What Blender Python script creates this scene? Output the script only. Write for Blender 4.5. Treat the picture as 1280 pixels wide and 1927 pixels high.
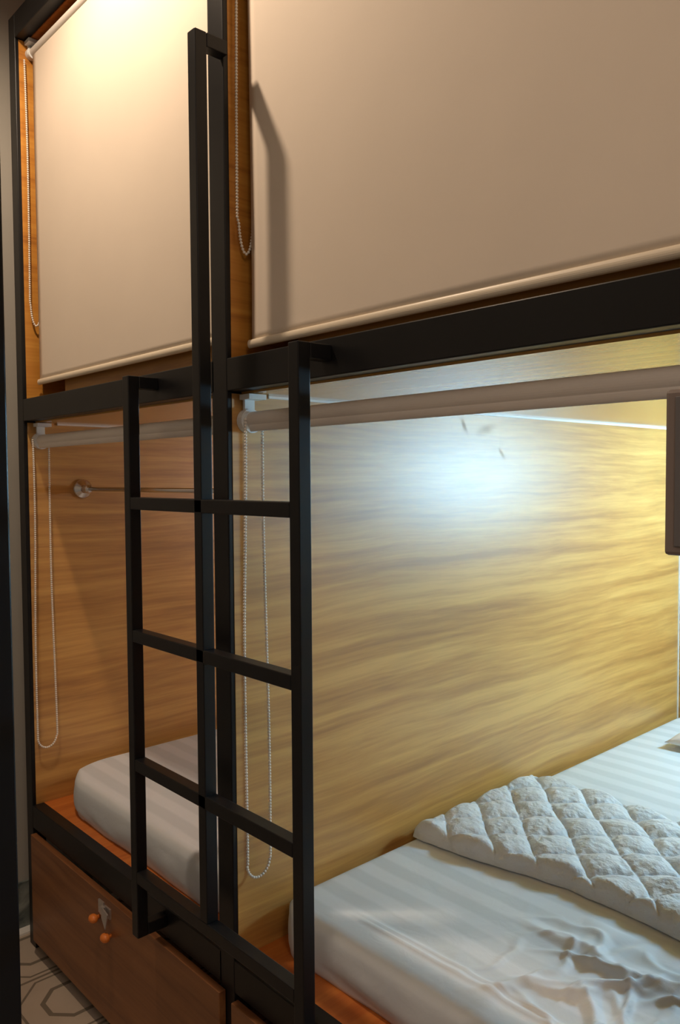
import bpy, bmesh, math, random
from mathutils import Vector, Matrix, noise
random.seed(7)
sc = bpy.context.scene
for o in list(bpy.data.objects):
    bpy.data.objects.remove(o)
COL = sc.collection

# ------------------------------------------------------------------ camera
cam_d = bpy.data.cameras.new('camera')
cam = bpy.data.objects.new('camera', cam_d)
COL.objects.link(cam)
sc.camera = cam
cam_d.sensor_fit = 'HORIZONTAL'
cam_d.sensor_width = 36.0
cam_d.lens = 1495.07 / 1280 * 36.0
cam_d.clip_start = 0.02
CR = Vector((0.67523, 0.73758, -0.00646)); CU = Vector((-0.02785, 0.03425, 0.99903)); CF = Vector((-0.73708, 0.67439, -0.04367))
m = Matrix((CR, CU, -CF)).transposed().to_4x4()
m.translation = Vector((0, -0.89817, 1.42))
cam.matrix_world = m

# ------------------------------------------------------------------ world, exposure, lamps
w = bpy.data.worlds.new('world'); sc.world = w; w.use_nodes = True
w.node_tree.nodes['Background'].inputs[0].default_value = (1.0, 0.86, 0.72, 1)
w.node_tree.nodes['Background'].inputs[1].default_value = 0.02
sc.view_settings.view_transform = 'Standard'
sc.view_settings.look = 'None'
sc.view_settings.exposure = 0.0
sc.view_settings.gamma = 1.0

def light(name, kind, loc, energy, color, size=0.04, rot=None, **kw):
    d = bpy.data.lights.new(name, kind)
    d.energy = energy; d.color = color
    if kind in ('POINT', 'SPOT'): d.shadow_soft_size = size
    if kind == 'AREA': d.size = size
    for k, v in kw.items(): setattr(d, k, v)
    o = bpy.data.objects.new(name, d); COL.objects.link(o)
    o.location = loc
    if rot: o.rotation_euler = rot
    return o
DOWN = (-1.67, -0.41, 2.98)
READ = (-0.32, 1.82, 1.42)
light('ceiling_spot', 'SPOT', DOWN, 57, (1.0, 0.77, 0.56), 0.035, (0.0, 0, 0), spot_size=math.radians(165), spot_blend=0.6)
light('corridor_fill_light', 'AREA', (1.3, -1.35, 3.02), 23, (1.0, 0.79, 0.64), 1.0, (0, 0, 0))  # added soft fill for the corridor side; no panel fixture is built
light('reading_lamp_light', 'POINT', READ, 118, (0.31, 0.66, 1.0), 0.12)
light('left_bunk_fill_light', 'POINT', (-1.42, 1.90, 1.41), 21, (0.62, 0.80, 1.0), 0.05)  # unseen cool fill added to brighten the lower left bay

# ------------------------------------------------------------------ helpers
def mat(name):
    m = bpy.data.materials.new(name); m.use_nodes = True
    nt = m.node_tree
    return m, nt, nt.nodes['Principled BSDF']
def plain(name, col, rough=0.5, metal=0.0, spec=0.5, noise_amt=0.0, scale=20, bump=0.0, bscale=60):
    m, nt, b = mat(name)
    b.inputs['Base Color'].default_value = (*col, 1)
    b.inputs['Roughness'].default_value = rough
    b.inputs['Metallic'].default_value = metal
    b.inputs['Specular IOR Level'].default_value = spec
    tc = nt.nodes.new('ShaderNodeTexCoord')
    if noise_amt:
        n = nt.nodes.new('ShaderNodeTexNoise'); n.inputs['Scale'].default_value = scale; n.inputs['Detail'].default_value = 4
        nt.links.new(tc.outputs['Object'], n.inputs['Vector'])
        r = nt.nodes.new('ShaderNodeMapRange'); r.inputs['From Min'].default_value = .25; r.inputs['From Max'].default_value = .75
        r.inputs['To Min'].default_value = 1 - noise_amt; r.inputs['To Max'].default_value = 1 + noise_amt
        nt.links.new(n.outputs[0], r.inputs[0])
        mx = nt.nodes.new('ShaderNodeVectorMath'); mx.operation = 'SCALE'; mx.inputs[0].default_value = col
        nt.links.new(r.outputs[0], mx.inputs['Scale'])
        nt.links.new(mx.outputs[0], b.inputs['Base Color'])
    if bump:
        n2 = nt.nodes.new('ShaderNodeTexNoise'); n2.inputs['Scale'].default_value = bscale; n2.inputs['Detail'].default_value = 5
        nt.links.new(tc.outputs['Object'], n2.inputs['Vector'])
        bp = nt.nodes.new('ShaderNodeBump'); bp.inputs['Strength'].default_value = bump; bp.inputs['Distance'].default_value = 0.01
        nt.links.new(n2.outputs[0], bp.inputs['Height']); nt.links.new(bp.outputs[0], b.inputs['Normal'])
    return m

def wood(name, axis, dark, mid, light_, rough=0.33, spec=0.5, fine=1.0):
    """laminate with streaky grain along `axis` (0,1,2), world coordinates"""
    m, nt, b = mat(name)
    N = nt.nodes.new; L = nt.links.new
    g = N('ShaderNodeNewGeometry')
    def mapped(s_along, s_across, off):
        mp = N('ShaderNodeMapping')
        sc_ = [s_across] * 3; sc_[axis] = s_along
        mp.inputs['Scale'].default_value = sc_; mp.inputs['Location'].default_value = off
        return mp
    # slow warp bends the grain
    wp = N('ShaderNodeTexNoise'); wp.inputs['Scale'].default_value = 1.0; wp.inputs['Detail'].default_value = 2
    mw = mapped(1.6, 3.0, (3.1, 1.7, 5.2)); L(g.outputs['Position'], mw.inputs[0]); L(mw.outputs[0], wp.inputs['Vector'])
    ctr = N('ShaderNodeVectorMath'); ctr.operation = 'SUBTRACT'; ctr.inputs[1].default_value = (.5, .5, .5); L(wp.outputs['Color'], ctr.inputs[0])
    sw = N('ShaderNodeVectorMath'); sw.operation = 'SCALE'; sw.inputs['Scale'].default_value = 0.045; L(ctr.outputs[0], sw.inputs[0])
    ad = N('ShaderNodeVectorMath'); ad.operation = 'ADD'; L(g.outputs['Position'], ad.inputs[0]); L(sw.outputs[0], ad.inputs[1])
    m1 = mapped(.62, 23.0, (0, 0, 0)); L(ad.outputs[0], m1.inputs[0])
    n1 = N('ShaderNodeTexNoise'); n1.inputs['Scale'].default_value = 1; n1.inputs['Detail'].default_value = 3; n1.inputs['Roughness'].default_value = .6; L(m1.outputs[0], n1.inputs['Vector'])
    m2 = mapped(3.0, 70.0 * fine, (9, 2, 4)); L(ad.outputs[0], m2.inputs[0])
    n2 = N('ShaderNodeTexNoise'); n2.inputs['Scale'].default_value = 1; n2.inputs['Detail'].default_value = 4; n2.inputs['Roughness'].default_value = .65; L(m2.outputs[0], n2.inputs['Vector'])
    mix = N('ShaderNodeMath'); mix.operation = 'MULTIPLY_ADD'; mix.inputs[1].default_value = 0.40
    L(n2.outputs[0], mix.inputs[0])
    s1 = N('ShaderNodeMath'); s1.operation = 'MULTIPLY'; s1.inputs[1].default_value = .60; L(n1.outputs[0], s1.inputs[0]); L(s1.outputs[0], mix.inputs[2])
    rp = N('ShaderNodeValToRGB'); e = rp.color_ramp.elements
    e[0].position = .36; e[0].color = (*dark, 1); e[1].position = .62; e[1].color = (*light_, 1)
    x = e.new(.48); x.color = (*mid, 1)
    L(mix.outputs[0], rp.inputs[0]); L(rp.outputs[0], b.inputs['Base Color'])
    b.inputs['Roughness'].default_value = rough; b.inputs['Specular IOR Level'].default_value = spec
    bp = N('ShaderNodeBump'); bp.inputs['Strength'].default_value = .06; bp.inputs['Distance'].default_value = .002
    L(n2.outputs[0], bp.inputs['Height']); L(bp.outputs[0], b.inputs['Normal'])
    return m

WD = ((.40, .188, .046), (.54, .275, .070), (.68, .385, .108))
M_panel = wood('panel_laminate', 1, *WD, rough=.43, spec=1.0)
M_scuffed = wood('scuffed_panel_laminate', 1, *WD, rough=.43, spec=1.0)
def add_scuffs(m):
    nt = m.node_tree; N = nt.nodes.new; L = nt.links.new; b = nt.nodes['Principled BSDF']
    src = b.inputs['Base Color'].links[0].from_socket
    g = N('ShaderNodeNewGeometry'); nz = N('ShaderNodeTexNoise'); nz.inputs['Scale'].default_value = 30; L(g.outputs['Position'], nz.inputs['Vector'])
    total = None
    for (y, z, ang, ln, wd, k) in ((.738, 1.55, -1.0, .030, .009, .34), (.900, 1.482, -.76, .026, .008, .30), (.83, 1.545, .3, .05, .016, .2)):
        mp = N('ShaderNodeMapping'); mp.vector_type = 'TEXTURE'; mp.inputs['Location'].default_value = (0, y, z); mp.inputs['Rotation'].default_value = (ang, 0, 0); mp.inputs['Scale'].default_value = (50, ln, wd)
        L(g.outputs['Position'], mp.inputs[0])
        le = N('ShaderNodeVectorMath'); le.operation = 'LENGTH'; L(mp.outputs[0], le.inputs[0])
        r = N('ShaderNodeMapRange'); r.inputs[1].default_value = 1.0; r.inputs[2].default_value = .2; r.inputs[3].default_value = 0; r.inputs[4].default_value = k; L(le.outputs['Value'], r.inputs[0])
        if total is None: total = r.outputs[0]
        else:
            a = N('ShaderNodeMath'); a.operation = 'MAXIMUM'; L(total, a.inputs[0]); L(r.outputs[0], a.inputs[1]); total = a.outputs[0]
    f = N('ShaderNodeMath'); f.operation = 'MULTIPLY'; L(total, f.inputs[0]); L(nz.outputs[0], f.inputs[1])
    f2 = N('ShaderNodeMath'); f2.operation = 'MULTIPLY'; f2.inputs[1].default_value = 2.0; L(f.outputs[0], f2.inputs[0])
    mx = N('ShaderNodeMix'); mx.data_type = 'RGBA'; L(f2.outputs[0], mx.inputs[0]); L(src, mx.inputs[6]); mx.inputs[7].default_value = (.12, .08, .06, 1)
    L(mx.outputs[2], b.inputs['Base Color'])
    ro = N('ShaderNodeMapRange'); ro.inputs[3].default_value = .43; ro.inputs[4].default_value = .8; L(f2.outputs[0], ro.inputs[0]); L(ro.outputs[0], b.inputs['Roughness'])
add_scuffs(M_scuffed)
M_upper = wood('upper_panel_laminate', 1, (.42, .155, .025), (.60, .25, .04), (.70, .33, .06), rough=.42)
M_ceil = wood('ceiling_laminate', 0, *WD, rough=.12)
M_board = wood('board_laminate', 1, (.42, .10, .018), (.56, .16, .030), (.66, .22, .045), rough=.4)
M_fascia = wood('fascia_laminate', 0, *WD, rough=.4)
M_back = wood('back_laminate', 0, *WD, rough=.4)
M_drawer = wood('drawer_laminate', 0, (.16, .06, .022), (.24, .095, .034), (.30, .125, .045), rough=.42)
M_metal = plain('black_paint', (.009, .009, .010), .38, 0, .32, .15, 8)
M_blind = plain('blind_fabric', (.86, .75, .63), .75, 0, .25, .03, 3, .12, 5)
M_roll = plain('roller_fabric', (.78, .72, .66), .5, 0, .4)
M_bar = plain('bottom_bar_plastic', (.85, .74, .58), .35)
M_white = plain('white_plastic', (.82, .84, .84), .35)
M_bead = plain('bead_plastic', (.90, .84, .76), .4)
M_chrome = plain('chrome', (.75, .73, .72), .18, 1.0)
M_latch = plain('latch_steel', (.62, .58, .56), .35, .8)
M_orange = plain('orange_knob', (.72, .20, .03), .4)
M_tv = plain('box_casing', (.24, .19, .17), .5)
M_plate = plain('box_front', (.16, .15, .155), .5)
M_wall = plain('wall_paint', (.40, .38, .34), .7, 0, .3, .04, 4)
M_ceiling = plain('ceiling_paint', (.75, .72, .66), .8)
M_edge = plain('edge_trim_white', (.85, .83, .80), .4)
M_lamp = plain('lamp_shell', (.75, .75, .75), .4)

def emis(name, col, s):
    m, nt, b = mat(name)
    b.inputs['Base Color'].default_value = (*col, 1)
    b.inputs['Emission Color'].default_value = (*col, 1); b.inputs['Emission Strength'].default_value = s
    return m
M_glow_warm = emis('warm_bulb', (1, .78, .5), 8)
M_glow_cool = emis('cool_diffuser', (.7, .87, 1), 6)

def sheet_mat():
    m, nt, b = mat('striped_sheet'); N = nt.nodes.new; L = nt.links.new
    g = N('ShaderNodeNewGeometry'); s = N('ShaderNodeSeparateXYZ'); L(g.outputs['Position'], s.inputs[0])
    n = N('ShaderNodeTexNoise'); n.inputs['Scale'].default_value = 5; L(g.outputs['Position'], n.inputs['Vector'])
    a = N('ShaderNodeMath'); a.operation = 'MULTIPLY_ADD'; a.inputs[1].default_value = .012; L(n.outputs[0], a.inputs[0]); L(s.outputs[1], a.inputs[2])
    k = N('ShaderNodeMath'); k.operation = 'MULTIPLY'; k.inputs[1].default_value = 2 * math.pi / .078; L(a.outputs[0], k.inputs[0])
    si = N('ShaderNodeMath'); si.operation = 'SINE'; L(k.outputs[0], si.inputs[0])
    r = N('ShaderNodeMapRange'); r.inputs[1].default_value = -.35; r.inputs[2].default_value = .35; L(si.outputs[0], r.inputs[0])
    mx = N('ShaderNodeMix'); mx.data_type = 'RGBA'; mx.inputs[6].default_value = (.64, .69, .74, 1); mx.inputs[7].default_value = (.73, .775, .83, 1)
    L(r.outputs[0], mx.inputs[0]); L(mx.outputs[2], b.inputs['Base Color'])
    b.inputs['Roughness'].default_value = .6; b.inputs['Specular IOR Level'].default_value = .3
    n2 = N('ShaderNodeTexNoise'); n2.inputs['Scale'].default_value = 22; n2.inputs['Detail'].default_value = 5; n2.inputs['Distortion'].default_value = .8
    L(g.outputs['Position'], n2.inputs['Vector'])
    bp = N('ShaderNodeBump'); bp.inputs['Strength'].default_value = .12; bp.inputs['Distance'].default_value = .01
    L(n2.outputs[0], bp.inputs['Height']); L(bp.outputs[0], b.inputs['Normal'])
    return m
M_sheet = sheet_mat()
M_quilt = plain('quilt_cotton', (.73, .765, .81), .65, 0, .3, .03, 10, 1.0, 40)
M_pillow = plain('pillow_cotton', (.80, .76, .76), .65, 0, .3, .03, 10, .2, 20)

def floor_mat():
    m, nt, b = mat('patterned_tile'); N = nt.nodes.new; L = nt.links.new
    g = N('ShaderNodeNewGeometry')
    mp = N('ShaderNodeMapping'); mp.inputs['Scale'].default_value = (1 / .30,) * 3; mp.inputs['Location'].default_value = (.38, .55, 0)
    L(g.outputs['Position'], mp.inputs[0])
    fr = N('ShaderNodeVectorMath'); fr.operation = 'FRACTION'; L(mp.outputs[0], fr.inputs[0])
    c = N('ShaderNodeVectorMath'); c.operation = 'SUBTRACT'; c.inputs[1].default_value = (.5, .5, 0); L(fr.outputs[0], c.inputs[0])
    ab = N('ShaderNodeVectorMath'); ab.operation = 'ABSOLUTE'; L(c.outputs[0], ab.inputs[0])
    s = N('ShaderNodeSeparateXYZ'); L(ab.outputs[0], s.inputs[0])
    def M(op, a, b_=None):
        n = N('ShaderNodeMath'); n.operation = op
        for i, v in enumerate((a, b_)):
            if v is None: continue
            if isinstance(v, (int, float)): n.inputs[i].default_value = v
            else: L(v, n.inputs[i])
        return n.outputs[0]
    X, Y = s.outputs[0], s.outputs[1]
    mx_ = M('MAXIMUM', X, Y)
    octa = M('MAXIMUM', mx_, M('MULTIPLY', M('ADD', X, Y), .72))
    def line(v, at, wd): return M('LESS_THAN', M('ABSOLUTE', M('SUBTRACT', v, at)), wd)
    l1 = line(octa, .24, .022)
    l2 = M('GREATER_THAN', mx_, .485)
    l3 = line(octa, .44, .012)
    ln = M('MAXIMUM', M('MAXIMUM', l1, l2), l3)
    n = N('ShaderNodeTexNoise'); n.inputs['Scale'].default_value = 9; n.inputs['Detail'].default_value = 4; L(g.outputs['Position'], n.inputs['Vector'])
    r = N('ShaderNodeValToRGB'); r.color_ramp.elements[0].color = (.42, .34, .27, 1); r.color_ramp.elements[1].color = (.56, .46, .37, 1); L(n.outputs[0], r.inputs[0])
    mx = N('ShaderNodeMix'); mx.data_type = 'RGBA'; L(ln, mx.inputs[0]); L(r.outputs[0], mx.inputs[6]); mx.inputs[7].default_value = (.20, .165, .125, 1)
    L(mx.outputs[2], b.inputs['Base Color']); b.inputs['Roughness'].default_value = .45
    return m
M_floor = floor_mat()
def marble_mat():
    m, nt, b = mat('grey_marble'); N = nt.nodes.new; L = nt.links.new
    g = N('ShaderNodeNewGeometry'); n = N('ShaderNodeTexNoise'); n.inputs['Scale'].default_value = 9; n.inputs['Detail'].default_value = 6; n.inputs['Distortion'].default_value = 1.5
    L(g.outputs['Position'], n.inputs['Vector'])
    r = N('ShaderNodeValToRGB'); r.color_ramp.elements[0].position = .35; r.color_ramp.elements[1].position = .7
    r.color_ramp.elements[0].color = (.05, .07, .07, 1); r.color_ramp.elements[1].color = (.36, .38, .34, 1)
    L(n.outputs[0], r.inputs[0]); L(r.outputs[0], b.inputs['Base Color']); b.inputs['Roughness'].default_value = .35
    return m
M_marble = marble_mat()

def worldloc(o):
    v = Vector((0, 0, 0))
    while o is not None:
        v += o.location; o = o.parent
    return v
def obj(name, bm, material, parent=None, loc=None, label=None, smooth=False, bevel=0.0):
    """bm is in world coordinates; the mesh is stored relative to its origin"""
    me = bpy.data.meshes.new(name)
    org = Vector(loc) if loc is not None else Vector((0, 0, 0))
    base = worldloc(parent) if parent else Vector((0, 0, 0))
    if loc is None: org = base
    bmesh.ops.translate(bm, verts=bm.verts, vec=-org)
    bmesh.ops.recalc_face_normals(bm, faces=bm.faces)
    bm.to_mesh(me); bm.free()
    me.materials.append(material)
    o = bpy.data.objects.new(name, me); COL.objects.link(o)
    if parent: o.parent = parent
    o.location = org - base
    if smooth:
        for p in me.polygons: p.use_smooth = True
    if bevel:
        md = o.modifiers.new('bevel', 'BEVEL'); md.width = bevel; md.segments = 2; md.limit_method = 'ANGLE'
    if label: o['label'] = label
    return o
def thing(name, label, cat, loc, group=None):
    o = bpy.data.objects.new(name, None); COL.objects.link(o); o.location = loc; o.empty_display_size = .05
    o['label'] = label; o['category'] = cat
    if group: o['group'] = group
    return o
def tag(o, label, cat, group=None):
    o['label'] = label; o['category'] = cat
    if group: o['group'] = group
    return o
def box(bm, x0, x1, y0, y1, z0, z1):
    v = [bm.verts.new((x, y, z)) for x in (x0, x1) for y in (y0, y1) for z in (z0, z1)]
    for f in ((0, 1, 3, 2), (4, 6, 7, 5), (0, 4, 5, 1), (2, 3, 7, 6), (0, 2, 6, 4), (1, 5, 7, 3)):
        bm.faces.new([v[i] for i in f])
def bx(*a):
    bm = bmesh.new(); box(bm, *a); return bm
def tube(bm, a, b, r, n=24, r2=None):
    a = Vector(a); b = Vector(b); d = b - a
    mt = Matrix.Translation((a + b) / 2) @ d.to_track_quat('Z', 'Y').to_matrix().to_4x4()
    bmesh.ops.create_cone(bm, cap_ends=True, segments=n, radius1=r, radius2=r if r2 is None else r2, depth=d.length, matrix=mt)
def struct(name, bm, material, **k):
    o = obj(name, bm, material, **k); o['kind'] = 'structure'; return o

# ------------------------------------------------------------------ measured layout
X0, X1 = -2.358, -1.308          # +x faces of the left and middle posts
PW = .046
X2 = X1 + (X1 - X0)              # right post, out of frame
YB = 1.99                        # back of the bunks
ZR0, ZR1 = .373, .4415           # bed rail
ZB0, ZB1 = 1.591, 1.655          # middle beam
ZC = 1.587                       # underside of the upper deck
ZT0, ZT1 = 2.692, 2.76           # top beam
S = .0262; OFF = .0736           # ladder tube and its stand-off
XL, XR, XB = -1.574, -.9996, -1.292
BOX = (-.404, -.300, 1.332, 1.513, -.045, -.0005)
RUNG = (1.3533, 1.0641, .7781, .5252)

# ------------------------------------------------------------------ room shell
struct('floor', bx(-2.55, 2.6, -1.9, 2.15, -.05, 0), M_floor)
struct('ceiling', bx(-2.6, 2.6, -1.9, 2.15, 3.05, 3.1), M_ceiling)
struct('wall_left', bx(-2.6, -2.5, -1.9, 2.15, 0, 3.05), M_wall)
struct('wall_right', bx(2.5, 2.6, -1.9, 2.15, 0, 3.05), M_wall)
struct('wall_back', bx(-2.5, 2.5, 2.05, 2.15, 0, 3.05), M_wall)
struct('wall_front', bx(-2.5, 2.5, -1.9, -1.8, 0, 3.05), M_wall)
struct('baseboard_left', bx(-2.5, -2.49, -1.8, 2.05, .0, .15), M_marble)
struct('trim_1', bx(-2.49, -2.455, -1.8, 2.05, 0, .006), M_edge)

# ------------------------------------------------------------------ bunk bed frame
bunk = thing('bunk_bed', 'black steel bunk frame with wood laminate side panels and two bays on each level', 'bunk bed', (X1 - .023, 0, 0))
for x in (X0, X1, X2):
    obj('post', bx(x - (.054 if x == X1 else PW), x - .001, 0, .04, 0, 3.0 if x == X1 else ZT1), M_metal, bunk, bevel=.002)
for a, b in ((X0, X1), (X1, X2)):
    l, r = a - .001, b - PW
    obj('beam', bx(l, r, 0, .035, ZB0, ZB1), M_metal, bunk, bevel=.002)
    obj('bed_rail', bx(l, r, 0, .035, ZR0, ZR1), M_metal, bunk, bevel=.002)
    obj('top_beam', bx(l, r, 0, .035, ZT0, ZT1), M_metal, bunk, bevel=.002)
    obj('bed_board', bx(l, r, .012, YB, .419, .4405), M_board, bunk)
    obj('deck_panel', bx(l, r, .035, YB, ZC, ZC + .018), M_ceil, bunk)
    obj('deck_fascia', bx(l + .14, r, .068, .084, ZC + .018, 1.79), M_fascia, bunk)
    obj('top_panel', bx(l, r, .036, YB, ZT0 - .002, ZT0 + .016), M_board, bunk)
    obj('back_panel', bx(l, r, YB, YB + .018, .30, ZT1), M_back, bunk)
for x in (X0, X1, X2):
    for z0, z1 in ((.4405, ZC), (ZC + .018, ZT0 - .002)):
        obj('side_panel', bx(x - .022, x, .011, YB, z0, z1), M_upper if z0 > 1 else M_scuffed if x == X1 else M_panel, bunk)
        if x > X0: obj('side_panel', bx(x - PW, x - .024, .011, YB, z0, z1), M_panel, bunk)
for a in (X0, X1):
    obj('corner_trim', bx(a, a + .004, .10, YB - .001, ZC - .005, ZC), M_edge, bunk, label='thin white bead along the top edge of the side panel')
    obj('corner_trim', bx(a, a + .004, YB - .005, YB, .45, ZC), M_edge, bunk, label='thin white bead in the back corner')

def drawer(x0, x1, xc):
    d = obj('drawer', bx(x0, x1, -.018, -.001, .045, ZR0 - .006), M_drawer, bunk, bevel=.0015)
    # hasp: back plate, folded tongue, staple, and two orange balls
    bm = bmesh.new()
    box(bm, xc - .030, xc - .002, -.022, -.018, .318, .352)
    box(bm, xc + .004, xc + .034, -.022, -.018, .322, .348)
    box(bm, xc - .006, xc + .008, -.030, -.018, .326, .344)
    v = [bm.verts.new(p) for p in ((xc + .006, -.030, .346), (xc + .036, -.030, .338), (xc + .030, -.034, .300), (xc + .006, -.032, .322))]
    f = bm.faces.new(v); r = bmesh.ops.extrude_face_region(bm, geom=[f]); bmesh.ops.translate(bm, verts=[q for q in r['geom'] if isinstance(q, bmesh.types.BMVert)], vec=(0, .003, 0))
    obj('latch', bm, M_latch, d, label='small steel hasp')
    for dx, dz in ((-.034, .303), (.030, .280)):
        bm = bmesh.new()
        tube(bm, (xc + dx, -.018, dz), (xc + dx, -.026, dz), .005)
        bmesh.ops.create_uvsphere(bm, u_segments=20, v_segments=12, radius=.012, matrix=Matrix.Translation((xc + dx, -.034, dz)) @ Matrix.Diagonal((1.25, 1, .9, 1)))
        obj('knob', bm, M_orange, d, smooth=True, label='round orange knob')
drawer(-2.332, -1.339, -1.850)
drawer(-1.296, -.330, -.75)

# ------------------------------------------------------------------ ladder
lad = thing('ladder', 'black square-tube steel ladder with four rungs and a tall central handrail', 'ladder', (XB, -OFF, .40))
def lt(name, *a): return obj(name, bx(*a), M_metal, lad, bevel=.0018)
y0, y1 = -OFF, -OFF + S
lt('stile', XL - S, XL, y0, y1, .3994, 1.642)
lt('stile', XR - S, XR, y0, y1, .3994, 1.642)
hr = lt('handrail', XB - S, XB, y0, y1, RUNG[3] + S, 2.256)
lt('handrail_bracket', XB - S, XB, y1, 0, 2.256 - S, 2.256)
for x in (XL, XR):
    lt('bracket', x - S, x, y1, 0, 1.642 - S, 1.642)
    lt('bracket', x - S, x, y1, 0, .3994, .3994 + S)
for z in RUNG:
    lt('rung', XL, XR - S, y0, y1, z, z + S)

# ------------------------------------------------------------------ roller blinds
def bead_loop(path, r=.0034, step=.0062):
    bm = bmesh.new(); acc = 0
    pts = []
    for a, b in zip(path, path[1:]):
        a = Vector(a); b = Vector(b); L_ = (b - a).length; t = step - acc if acc else 0
        while t <= L_:
            pts.append(a + (b - a) * (t / L_)); t += step
        acc = L_ - (t - step)
    tmpl = bmesh.new(); bmesh.ops.create_icosphere(tmpl, subdivisions=1, radius=r)
    tv = [v.co.copy() for v in tmpl.verts]; tf = [[v.index for v in f.verts] for f in tmpl.faces]; tmpl.free()
    for p in pts:
        vs = [bm.verts.new(p + c) for c in tv]
        for f in tf: bm.faces.new([vs[i] for i in f])
    # the thin cord between beads
    ring = None
    for p in path[::1]:
        p = Vector(p); rr = .0009
        cur = [bm.verts.new(p + Vector(q)) for q in ((rr, 0, 0), (0, rr, 0), (-rr, 0, 0), (0, -rr, 0))]
        if ring:
            for i in range(4): bm.faces.new((ring[i], ring[(i + 1) % 4], cur[(i + 1) % 4], cur[i]))
        ring = cur
    return bm
def loop_path(x, ya, yb, ztop, zbot, sway=0.0, seed=0):
    """from the pulley down the front strand, round the bottom and up the rear strand"""
    r = (yb - ya) / 2 * 1.25; yc = (ya + yb) / 2 + sway
    P = []; n = 40
    zl = zbot + r * 1.2
    for i in range(n + 1):
        t = i / n; z = ztop + (zl - ztop) * t
        y = ya + (yc - r - ya) * t + .0018 * math.sin(7 * t + seed)
        P.append((x + .002 * math.sin(5 * t + seed), y, z))
    for i in range(1, 20):
        a = math.pi * i / 20
        P.append((x, yc - r * math.cos(a), zl - r * 1.2 * math.sin(a)))
    for i in range(n + 1):
        t = 1 - i / n; z = ztop + (zl - ztop) * t
        P.append((x - .002 * math.sin(4 * t + seed), yb + (yc + r - yb) * t + .0018 * math.sin(6 * t + 2 + seed), z))
    return P
def clutch(bm, x, z, y=.045, r=.024):
    """round chain housing on the tube end and the hook plate up to the ceiling"""
    tube(bm, (x, y, z), (x + .016, y, z), r)
    tube(bm, (x + .016, y, z - .004), (x + .021, y, z - .004), r * .86)

def roller_blind(x0, x1, zt, zbottom, label, chain, group, drop):
    zc = zt - (.034 if drop else .0535); y = .047
    t = thing('roller_blind', label, 'roller blind', ((x0 + x1) / 2, y, zt), group)
    R = .013 if drop else .0180
    bm = bmesh.new(); tube(bm, (x0 + .022, y, zc), (x1 - .014, y, zc), R, 36)
    obj('roller_tube', bm, M_roll, t, smooth=False)
    bm = bmesh.new(); clutch(bm, x0 + .001, zc, r=.016 if drop else .024)
    box(bm, x0 + .003, x0 + .010, y - .012, y + .012, zc + .01, zt - .004)
    box(bm, x0 + .003, x0 + .036, y - .020, y + .022, zt - .012, zt - .002)
    obj('bracket', bm, M_white, t, label='white plastic end bracket with chain housing')
    bm = bmesh.new(); tube(bm, (x1 - .014, y, zc), (x1 - .002, y, zc), .022)
    box(bm, x1 - .012, x1 - .003, y - .012, y + .012, zc, zt - .002)
    obj('bracket', bm, M_white, t, label='white plastic end bracket')
    if drop:   # fabric hanging down with slight waves
        bm = bmesh.new(); nx, nz = 40, 60
        yf = y - .006
        G = [[None] * (nz + 1) for _ in range(nx + 1)]
        for i in range(nx + 1):
            for j in range(nz + 1):
                px = x0 + .026 + (x1 - x0 - .045) * i / nx; pz = zbottom + .006 + (zc - zbottom - .006) * j / nz
                k = min(1, (nz - j) / 12)
                dy = .0022 * k * noise.noise((px * 2.2, pz * 1.3 + px * 1.6, 2.0 + x0)) + .0012 * k * math.sin((pz * 2.5 + px * 3) * 2)
                G[i][j] = bm.verts.new((px, yf + dy, pz))
        for i in range(nx):
            for j in range(nz): bm.faces.new((G[i][j], G[i + 1][j], G[i + 1][j + 1], G[i][j + 1]))
        f = obj('blind_fabric', bm, M_blind, t, smooth=True)
        md = f.modifiers.new('solid', 'SOLIDIFY'); md.thickness = .0008
        zb = zbottom
    else:
        zb = zc - R + .004
    xa = x0 + .020 if drop else x0 + .03
    bm = bmesh.new(); n = 20
    prof = [(.0055 * math.cos(a), .0085 * math.sin(a)) for a in [2 * math.pi * i / n for i in range(n)]]
    yb_ = y - .006 if drop else y - .016
    if drop:
        A = [bm.verts.new((xa, yb_ + p, zb + q)) for p, q in prof]; B = [bm.verts.new((x1 - .016, yb_ + p, zb + q)) for p, q in prof]
        bm.faces.new(A); bm.faces.new(B[::-1])
        for i in range(n): bm.faces.new((A[i], A[(i + 1) % n], B[(i + 1) % n], B[i]))
        obj('bottom_bar', bm, M_bar, t, smooth=False, label='cream rounded bottom bar')
    else:
        A = [bm.verts.new((xa, y - .012 + p * .8, zb + q)) for p, q in prof]; B = [bm.verts.new((x1 - .02, y - .012 + p * .8, zb + q)) for p, q in prof]
        bm.faces.new(A); bm.faces.new(B[::-1])
        for i in range(n): bm.faces.new((A[i], A[(i + 1) % n], B[(i + 1) % n], B[i]))
        obj('bottom_bar', bm, M_roll, t, label='pale hem bar rolled up under the tube')
    obj('bead_chain', bead_loop(chain), M_bead, t, smooth=True, label='beaded pull chain loop')
    return t
LOW = ZC
roller_blind(X0, X1 - PW, LOW, None, 'white roller blind rolled up at the top of the lower left bunk opening',
             loop_path(X0 + .020, .018, .064, LOW - .052, .614, .0, 0), 'roller blinds of the four bunks', False)
roller_blind(X1, X2 - PW, LOW, None, 'white roller blind rolled up at the top of the lower right bunk opening',
             loop_path(X1 + .022, .024, .070, LOW - .052, .607, .0, 1.3), 'roller blinds of the four bunks', False)
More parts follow.
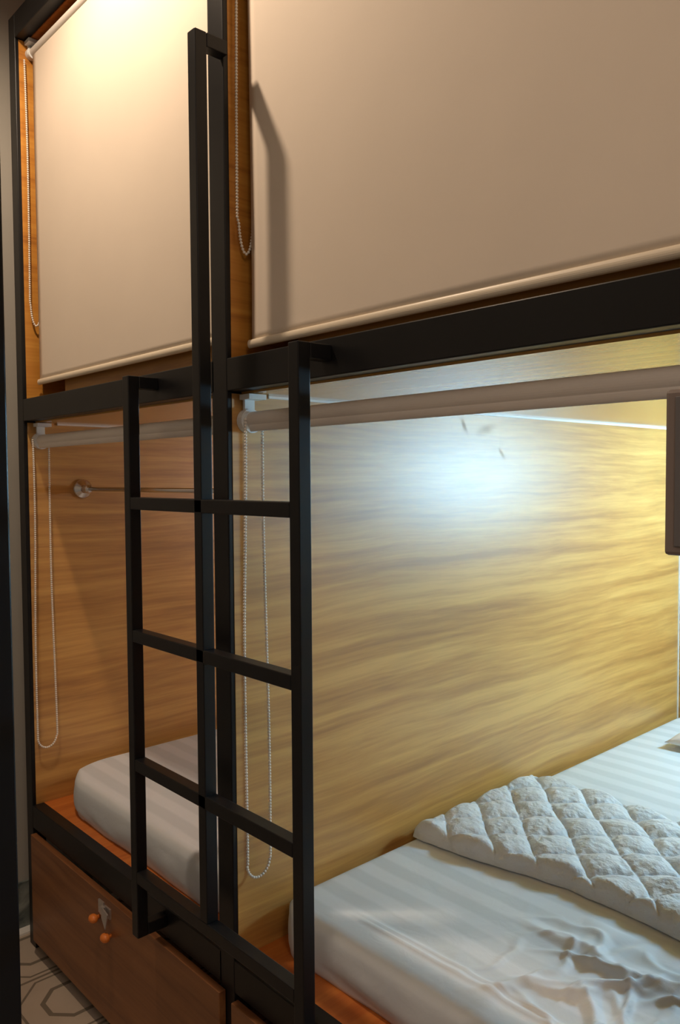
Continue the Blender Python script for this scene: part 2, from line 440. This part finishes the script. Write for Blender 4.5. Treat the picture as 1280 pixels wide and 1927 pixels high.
def upper_chain(x, zlow, seed):
    P = [];
    for i in range(41):
        t = i / 40; z = 2.63 + (zlow + .08 - 2.63) * t
        P.append((x + .001 * math.sin(6 * t + seed), .022 + .003 * math.sin(3 * t + seed), z))
    for i in range(1, 16):
        a = math.pi * i / 16; P.append((x + .008 * (1 - math.cos(a)) / 2, .020 + .028 * (1 - math.cos(a)) / 2 + .004, zlow + .08 - .07 * math.sin(a)))
    for i in range(21):
        t = i / 20; P.append((x + .008, .054 + .010 * t, zlow + .08 + (2.63 - zlow - .08) * t))
    return P
roller_blind(X0, X1 - PW, ZT0 - .002, 1.706, 'cream roller blind pulled down over the upper left bunk, brightly lit at its top',
             upper_chain(X0 + .012, 1.86, 0), 'roller blinds of the four bunks', True)
roller_blind(X1, X2 - PW, ZT0 - .002, 1.684, 'cream roller blind pulled down over the upper right bunk, with the handrail shadow on it',
             upper_chain(X1 + .012, 1.85, 1), 'roller blinds of the four bunks', True)

# ------------------------------------------------------------------ mattresses
def sm(a, b, x):
    t = max(0, min(1, (x - a) / (b - a))); return t * t * (3 - 2 * t)
def ridge(x, y, z):
    return 1 - abs(noise.noise((x, y, z))) * 2
def mattress(x0, x1, y0, y1, z0, z1, Rc, label, wrk, seed):
    bm = bmesh.new()
    a = (x1 - x0) / 2; b = (y1 - y0) / 2; cx = (x0 + x1) / 2; cy = (y0 + y1) / 2; r = .028
    def coords(h, n):
        c = [h * (-1 + 2 * i / n) for i in range(n + 1)]
        # dense rows near both rims
        e = [0, .0015, .004, .008, .013, .019, .026]
        return sorted(set([-h + q for q in e] + [h - q for q in e] + [v for v in c if abs(v) < h - .03]))
    U = coords(a, 230); V = coords(b, 420)
    def plan(x, y):
        sx = 1 if x > 0 else -1; sy = 1 if y > 0 else -1; X = abs(x); Y = abs(y)
        if X > a - Rc and Y > b - Rc:
            p = (X - (a - Rc)) / Rc; q = (Y - (b - Rc)) / Rc
            X = a - Rc + Rc * p * math.sqrt(1 - q * q / 2); Y = b - Rc + Rc * q * math.sqrt(1 - p * p / 2)
        return sx * X, sy * Y
    G = {}
    for i, u in enumerate(U):
        for j, v in enumerate(V):
            d = min(a - abs(u), b - abs(v)); px, py = plan(u, v)
            z = z1 - (r - math.sqrt(max(0, r * r - (r - d) ** 2)) if d < r else 0)
            z += wrk(cx + px, cy + py) * sm(0, .05, d)
            G[i, j] = bm.verts.new((cx + px, cy + py, z))
    nu, nv = len(U), len(V)
    for i in range(nu - 1):
        for j in range(nv - 1): bm.faces.new((G[i, j], G[i + 1, j], G[i + 1, j + 1], G[i, j + 1]))
    rim = [(i, 0) for i in range(nu - 1)] + [(nu - 1, j) for j in range(nv - 1)] + [(i, nv - 1) for i in range(nu - 1, 0, -1)] + [(0, j) for j in range(nv - 1, 0, -1)]
    prev = [G[k] for k in rim]; n = 14
    for s in range(1, n + 1):
        t = s / n; z = z1 - r + (z0 - z1 + r) * t; cur = []
        for k in rim:
            g = G[k].co; px, py = g.x - cx, g.y - cy
            nrm = Vector((px / a if abs(px) > a - Rc else 0, py / b if abs(py) > b - Rc else 0, 0))
            if nrm.length == 0: nrm = Vector((px, py, 0))
            nrm.normalize()
            arc = g.x * 1.0 + g.y * 1.0
            w_ = .004 * math.sin(math.pi * t) - .006 * t * t
            w_ += .0045 * sm(.35, 1, t) * noise.noise((arc * 5 + seed, z * 42 + arc * 5, seed)) * 1.2
            w_ += .003 * noise.noise((arc * 9, z * 14, seed + 3)) * sm(0, .4, t)
            cur.append(bm.verts.new((g.x + nrm.x * w_, g.y + nrm.y * w_, z)))
        for i in range(len(rim)):
            k = (i + 1) % len(rim); bm.faces.new((prev[i], prev[k], cur[k], cur[i]))
        prev = cur
    bm.faces.new(prev)
    o = obj('mattress', bm, M_sheet, loc=((x0 + x1) / 2, (y0 + y1) / 2, z0), smooth=True)
    tag(o, label, 'mattress')
    return o
def wr_right(x, y):
    h = .004 * noise.noise((x * 3, y * 3, 1)) + .0015 * noise.noise((x * 11, y * 11, 4))
    # long fold parallel to the front rim
    for yy, hh, wd in ((.165, .0035, .006), (.182, .0030, .005)):
        yl = yy + .02 * (x + 1) + .006 * noise.noise((x * 4, yy * 30, 0))
        h += hh * math.exp(-((y - yl) / wd) ** 2) * sm(-1.16, -1.05, x)
    # crumpled patch in front of the quilt
    mk = sm(-.95, -.72, x) * sm(.10, .22, y) * (1 - sm(.44, .52, y))
    wx = x + .03 * noise.noise((x * 8, y * 8, 7)); wy = y + .03 * noise.noise((x * 8, y * 8, 9))
    h += mk * (.020 * max(0, ridge(wx * 6.5, wy * 5.0, 3) - .62) * 1.8 + .010 * max(0, ridge(wx * 13, wy * 11, 6) - .6) * 1.8)
    for cx_, cy_, ang, ln, hh in ((-.66, .33, 1.15, .16, .014), (-.62, .30, 2.2, .12, .012), (-.72, .36, .35, .14, .010), (-.58, .22, 1.5, .14, .013), (-.55, .38, .8, .12, .012)):
        dx, dy = x - cx_, y - cy_; s_ = dx * math.cos(ang) + dy * math.sin(ang); t_ = -dx * math.sin(ang) + dy * math.cos(ang) + .012 * math.sin(s_ * 30)
        h += hh * math.exp(-(t_ / .0065) ** 2) * math.exp(-(s_ / (ln * .5)) ** 2)
    return h
def wr_left(x, y):
    return .004 * noise.noise((x * 3, y * 3, 5)) + .0012 * noise.noise((x * 12, y * 9, 2))
ZM0 = .4415
mattress(-2.325, -1.372, .058, 1.975, ZM0, .548, .17, 'white sheeted mattress on the board of the lower left bunk, bare of bedding', wr_left, 2.0)
mattress(-1.288, -.345, .088, 1.975, ZM0, .545, .075, 'striped white sheeted mattress in the lower right bunk, under the folded quilt', wr_right, 5.0)

# ------------------------------------------------------------------ quilt
def quilt():
    bm = bmesh.new(); nx, ny = 300, 190
    T = {}; Bt = {}
    zb = .5475
    for i in range(nx + 1):
        for j in range(ny + 1):
            u = i / nx; v = j / ny
            xl = -1.283; xr = -.355
            x = xl + (xr - xl) * u
            yf = .505 + .055 * sm(-1.25, -.85, x) - .02 * sm(-.8, -.5, x) + .008 * noise.noise((x * 7, 1, 0)) + .004 * noise.noise((x * 22, 5, 0))
            yr = 1.01 + .015 * noise.noise((x * 5, 3, 0))
            y = yf + (yr - yf) * v
            x2 = x + .006 * noise.noise((y * 9, 8, 0)) * (1 - sm(0, .08, u))
            d = min((x - xl), (y - yf), (yr - y), (xr - x))
            rr = .024
            edge = math.sqrt(max(0, 1 - (1 - min(1, d / rr)) ** 2))
            wx = x + .012 * noise.noise((x * 6, y * 6, 2)); wy = y + .012 * noise.noise((x * 6, y * 6, 8))
            p = (wx + wy) / .132; q = (wx - wy) / .132
            sp = abs(math.sin(math.pi * p / 1)); sq = abs(math.sin(math.pi * q / 1))
            puff = (sp ** .35) * (sq ** .35)
            pk = noise.noise((x * 28, y * 28, 4)) * .5 + noise.noise((x * 55, y * 55, 1)) * .25
            # gathers radiate from the stitching
            h = .021 + .021 * puff + .010 * pk * (1.35 - puff) + .006 * noise.noise((x * 5, y * 5, 6))
            cr = sm(-.80, -.60, x) * (1 - sm(.75, .95, y))
            h += cr * .024 * max(0, ridge(x * 11, y * 9, 12) - .5) * 1.8
            T[i, j] = bm.verts.new((x2, y, zb + h * edge + .0015))
            if i in (0, nx) or j in (0, ny): Bt[i, j] = bm.verts.new((x2, y, zb))
    for i in range(nx):
        for j in range(ny): bm.faces.new((T[i, j], T[i + 1, j], T[i + 1, j + 1], T[i, j + 1]))
    rim = [(i, 0) for i in range(nx)] + [(nx, j) for j in range(ny)] + [(i, ny) for i in range(nx, 0, -1)] + [(0, j) for j in range(ny, 0, -1)]
    for k in range(len(rim)):
        a, b = rim[k], rim[(k + 1) % len(rim)]
        bm.faces.new((T[a], T[b], Bt[b], Bt[a]))
    bm.faces.new([Bt[k] for k in rim])
    o = obj('quilt', bm, M_quilt, loc=(-.82, .77, zb), smooth=True)
    tag(o, 'white diamond-stitched quilt folded across the lower right mattress', 'quilt')
quilt()

# ------------------------------------------------------------------ pillow
def pillow():
    bm = bmesh.new(); n = 48; cx, cy = -.82, 1.74; a, b = .33, .19; zb = .549
    T, B = {}, {}
    for i in range(n + 1):
        for j in range(n + 1):
            u = -1 + 2 * i / n; v = -1 + 2 * j / n
            pinch = 1 - .06 * (1 - abs(u)) * 0
            x = cx + a * u * (1 - .07 * (1 - v * v)); y = cy + b * v * (1 - .09 * (1 - u * u))
            h = ((1 - u ** 4) * (1 - v ** 4)) ** .55
            wv = .006 * noise.noise((x * 12, y * 12, 3))
            T[i, j] = bm.verts.new((x, y, zb + .02 + .075 * h + wv * h))
            if 0 < i < n and 0 < j < n: B[i, j] = bm.verts.new((x, y, zb + .02 - .018 * h))
            else: B[i, j] = T[i, j]
    for i in range(n):
        for j in range(n):
            bm.faces.new((T[i, j], T[i + 1, j], T[i + 1, j + 1], T[i, j + 1]))
            bm.faces.new((B[i, j], B[i, j + 1], B[i + 1, j + 1], B[i + 1, j]))
    o = obj('pillow', bm, M_pillow, loc=(cx, cy, zb), smooth=True)
    tag(o, 'white pillow lying at the far end of the lower right mattress', 'pillow')
pillow()

# ------------------------------------------------------------------ clothes rail
def clothes_rail():
    y, z = .176, 1.389
    t = thing('clothes_rail', 'thin chrome clothes rail with round flange across the lower left bunk', 'clothes rail', (X0, y, z))
    xe = X1 - PW
    bm = bmesh.new(); tube(bm, (X0 + .02, y, z), (xe - .02, y, z), .0065)
    obj('rod', bm, M_chrome, t, smooth=True)
    for s, x in ((1, X0), (-1, xe)):
        bm = bmesh.new()
        tube(bm, (x, y, z), (x + s * .006, y, z), .030, 32)
        tube(bm, (x + s * .006, y, z), (x + s * .018, y, z), .027, 32, .013)
        tube(bm, (x + s * .018, y, z), (x + s * .040, y, z), .0115, 24)
        bmesh.ops.create_uvsphere(bm, u_segments=16, v_segments=10, radius=.014, matrix=Matrix.Translation((x + s * .044, y, z)))
        obj('flange', bm, M_chrome, t)
clothes_rail()

# ------------------------------------------------------------------ box on the right post
def control_box():
    x0, x1, z0, z1, y0_, y1_ = BOX
    t = thing('control_box', 'dark grey upright box in front of the rolled blind at the right photo edge', 'box', ((x0 + x1) / 2, 0, z0))
    obj('casing', bx(x0, x1, y0_, y1_, z0, z1), M_tv, t, bevel=.004)
    bm = bmesh.new(); box(bm, x0 + .012, x1 - .012, y0_ - .0015, y0_, z0 + .010, z1 - .008)
    obj('front_plate', bm, M_plate, t, bevel=.001)
control_box()

# ------------------------------------------------------------------ lamps
def reading_lamp(x, y, z, label):
    t = thing('reading_lamp', label, 'lamp', (x, YB, z))
    bm = bmesh.new(); tube(bm, (x, YB, z + .02), (x, YB - .012, z + .02), .035); tube(bm, (x, YB - .012, z + .02), (x, y + .10, z + .005), .006)
    obj('wall_mount', bm, M_lamp, t)
    bm = bmesh.new(); bmesh.ops.create_uvsphere(bm, u_segments=24, v_segments=16, radius=.012, matrix=Matrix.Translation((x, y + .064, z)))
    obj('bulb', bm, M_glow_cool, t, smooth=True)
reading_lamp(READ[0] - .01, READ[1], READ[2], 'cool white reading lamp on the back panel of the lower right bunk')
reading_lamp(-1.43, 1.90, 1.41, 'unseen cool white lamp added on the back panel to brighten the lower left bunk')  # lamp body added to go with the left bay fill
def ceiling_light(p, label):
    t = thing('ceiling_light', label, 'ceiling light', (p[0], p[1], 3.05))
    bm = bmesh.new()
    n = 32
    for r0, r1, za, zb in ((.045, .060, 3.05, 3.04),):
        rings = [[bm.verts.new((p[0] + r * math.cos(2 * math.pi * i / n), p[1] + r * math.sin(2 * math.pi * i / n), z)) for i in range(n)] for r, z in ((r0, za), (r0, zb), (r1, zb), (r1, za))]
        for a, b in zip(rings, rings[1:] + rings[:1]):
            for i in range(n): bm.faces.new((a[i], a[(i + 1) % n], b[(i + 1) % n], b[i]))
    obj('rim', bm, M_lamp, t)
    bm = bmesh.new(); tube(bm, (p[0], p[1], 3.046), (p[0], p[1], 3.0495), .044, 32)
    obj('diffuser', bm, M_glow_warm, t)
ceiling_light(DOWN, 'round recessed ceiling light above the upper left bunk blind')


# ------------------------------------------------------------------ post of the opposite bunk, close to the camera
tag(obj('steel_post', bx(-1.36, -1.296, -.49, -.43, 0, 3.05), M_metal, loc=(-1.33, -.46, 0), bevel=.003), 'black steel post close to the camera along the left edge of the photo', 'post')
